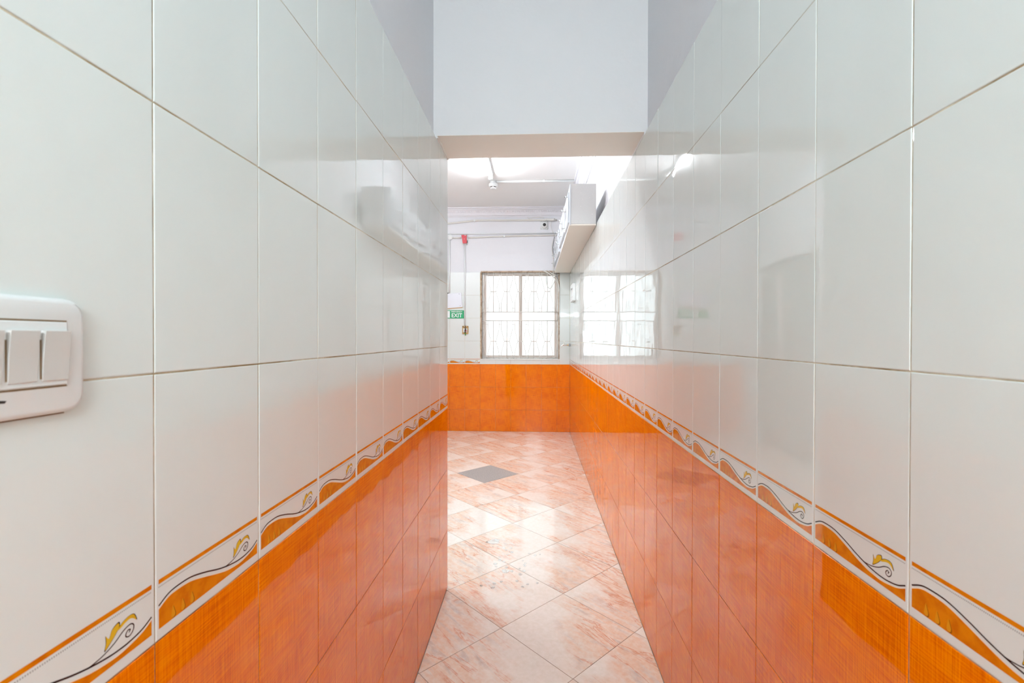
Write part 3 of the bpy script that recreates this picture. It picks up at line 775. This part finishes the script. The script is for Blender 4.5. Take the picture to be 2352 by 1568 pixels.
for k in range(5):
    yc = .0615-.0265*k
    rb = bmesh.new()
    pr = [(.0100, .022), (.0150, .0215), (.0128, -.0015), (.0118, -.0215), (.0100, -.022)]
    A = [rb.verts.new((x, yc-.0110, z)) for x, z in pr]; C = [rb.verts.new((x, yc+.0110, z)) for x, z in pr]
    rb.faces.new(A); rb.faces.new(C)
    for a in range(5): rb.faces.new((A[a], A[(a+1) % 5], C[(a+1) % 5], C[a]))
    rk = obj('rocker', rb, 'rocker', sw)
    obj('grime_line', B(.0104, .0110, yc-.0122, yc-.0112, -.020, .014), 'seam', rk)
lg = flat([(0, 0), (.004, .0008), (.010, .0004), (.0115, .0022), (.004, .0034), (.001, .0022)], 0)
lo = obj('printed_mark', lg, 'dark', sw, loc=(.0093, .0135, -.0375)); lo.rotation_euler = (0, 0, math.pi/2)

# ------------------------------------------------------------------ water on the floor
random.seed(21)
def puddle(cx, cy, rx, ry, h, n, rough, label, name, group=None):
    bm = bmesh.new(); rings = []
    ph = [random.uniform(0, 6.28) for _ in range(4)]
    def rad(t): return 1 + rough*(.5*math.sin(2*t+ph[0]) + .35*math.sin(3*t+ph[1]) + .3*math.sin(5*t+ph[2]) + .2*math.sin(9*t+ph[3]))
    for s, z in ((1, 0), (.985, h*.6), (.955, h*.9), (.91, h), (.4, h)):
        rings.append([bm.verts.new((rx*s*rad(2*math.pi*k/n)*math.cos(2*math.pi*k/n), ry*s*rad(2*math.pi*k/n)*math.sin(2*math.pi*k/n), z)) for k in range(n)])
    for A, C in zip(rings, rings[1:]):
        for k in range(n): bm.faces.new((A[k], A[(k+1) % n], C[(k+1) % n], C[k]))
    bm.faces.new(rings[-1])
    o = obj(name, bm, 'water', smooth=True, loc=(cx, cy, .0003)); tag(o, label, 'water', group); return o
puddle(-.247, 2.857, .036, .042, .0005, 40, .28, 'largest splash of water on the marble floor', 'water_puddle')
for (x, y, r) in [(-.178, 2.775, .014), (-.163, 2.748, .010), (-.135, 2.776, .011), (-.128, 2.722, .013), (-.145, 2.735, .006), (-.150, 2.690, .007), (-.195, 2.657, .007), (-.190, 2.622, .010), (-.166, 2.604, .008), (-.212, 2.576, .010), (-.205, 2.548, .007), (-.148, 2.540, .009), (-.150, 2.498, .020), (-.118, 2.500, .010),
                  (-.075, 2.530, .007), (-.053, 2.572, .008), (-.047, 2.560, .009), (-.060, 2.620, .006), (-.045, 2.592, .007), (.010, 2.690, .011), (.038, 2.702, .006), (-.052, 2.505, .012), (-.070, 2.470, .010), (-.025, 2.71, .007), (-.245, 2.790, .005), (-.215, 2.788, .005), (.020, 2.385, .008), (-.03, 2.37, .009), (-.085, 2.40, .009), (-.055, 2.345, .008), (-.20, 2.37, .010), (-.205, 2.33, .010), (-.165, 2.39, .008), (-.265, 2.345, .008)]:
    puddle(x, y, r*random.uniform(.85, 1.15), r*random.uniform(1.0, 1.4), min(.0005, r*.05), 16, .22, 'water droplet scattered on the marble floor', 'water_droplet', 'droplets on the marble floor')
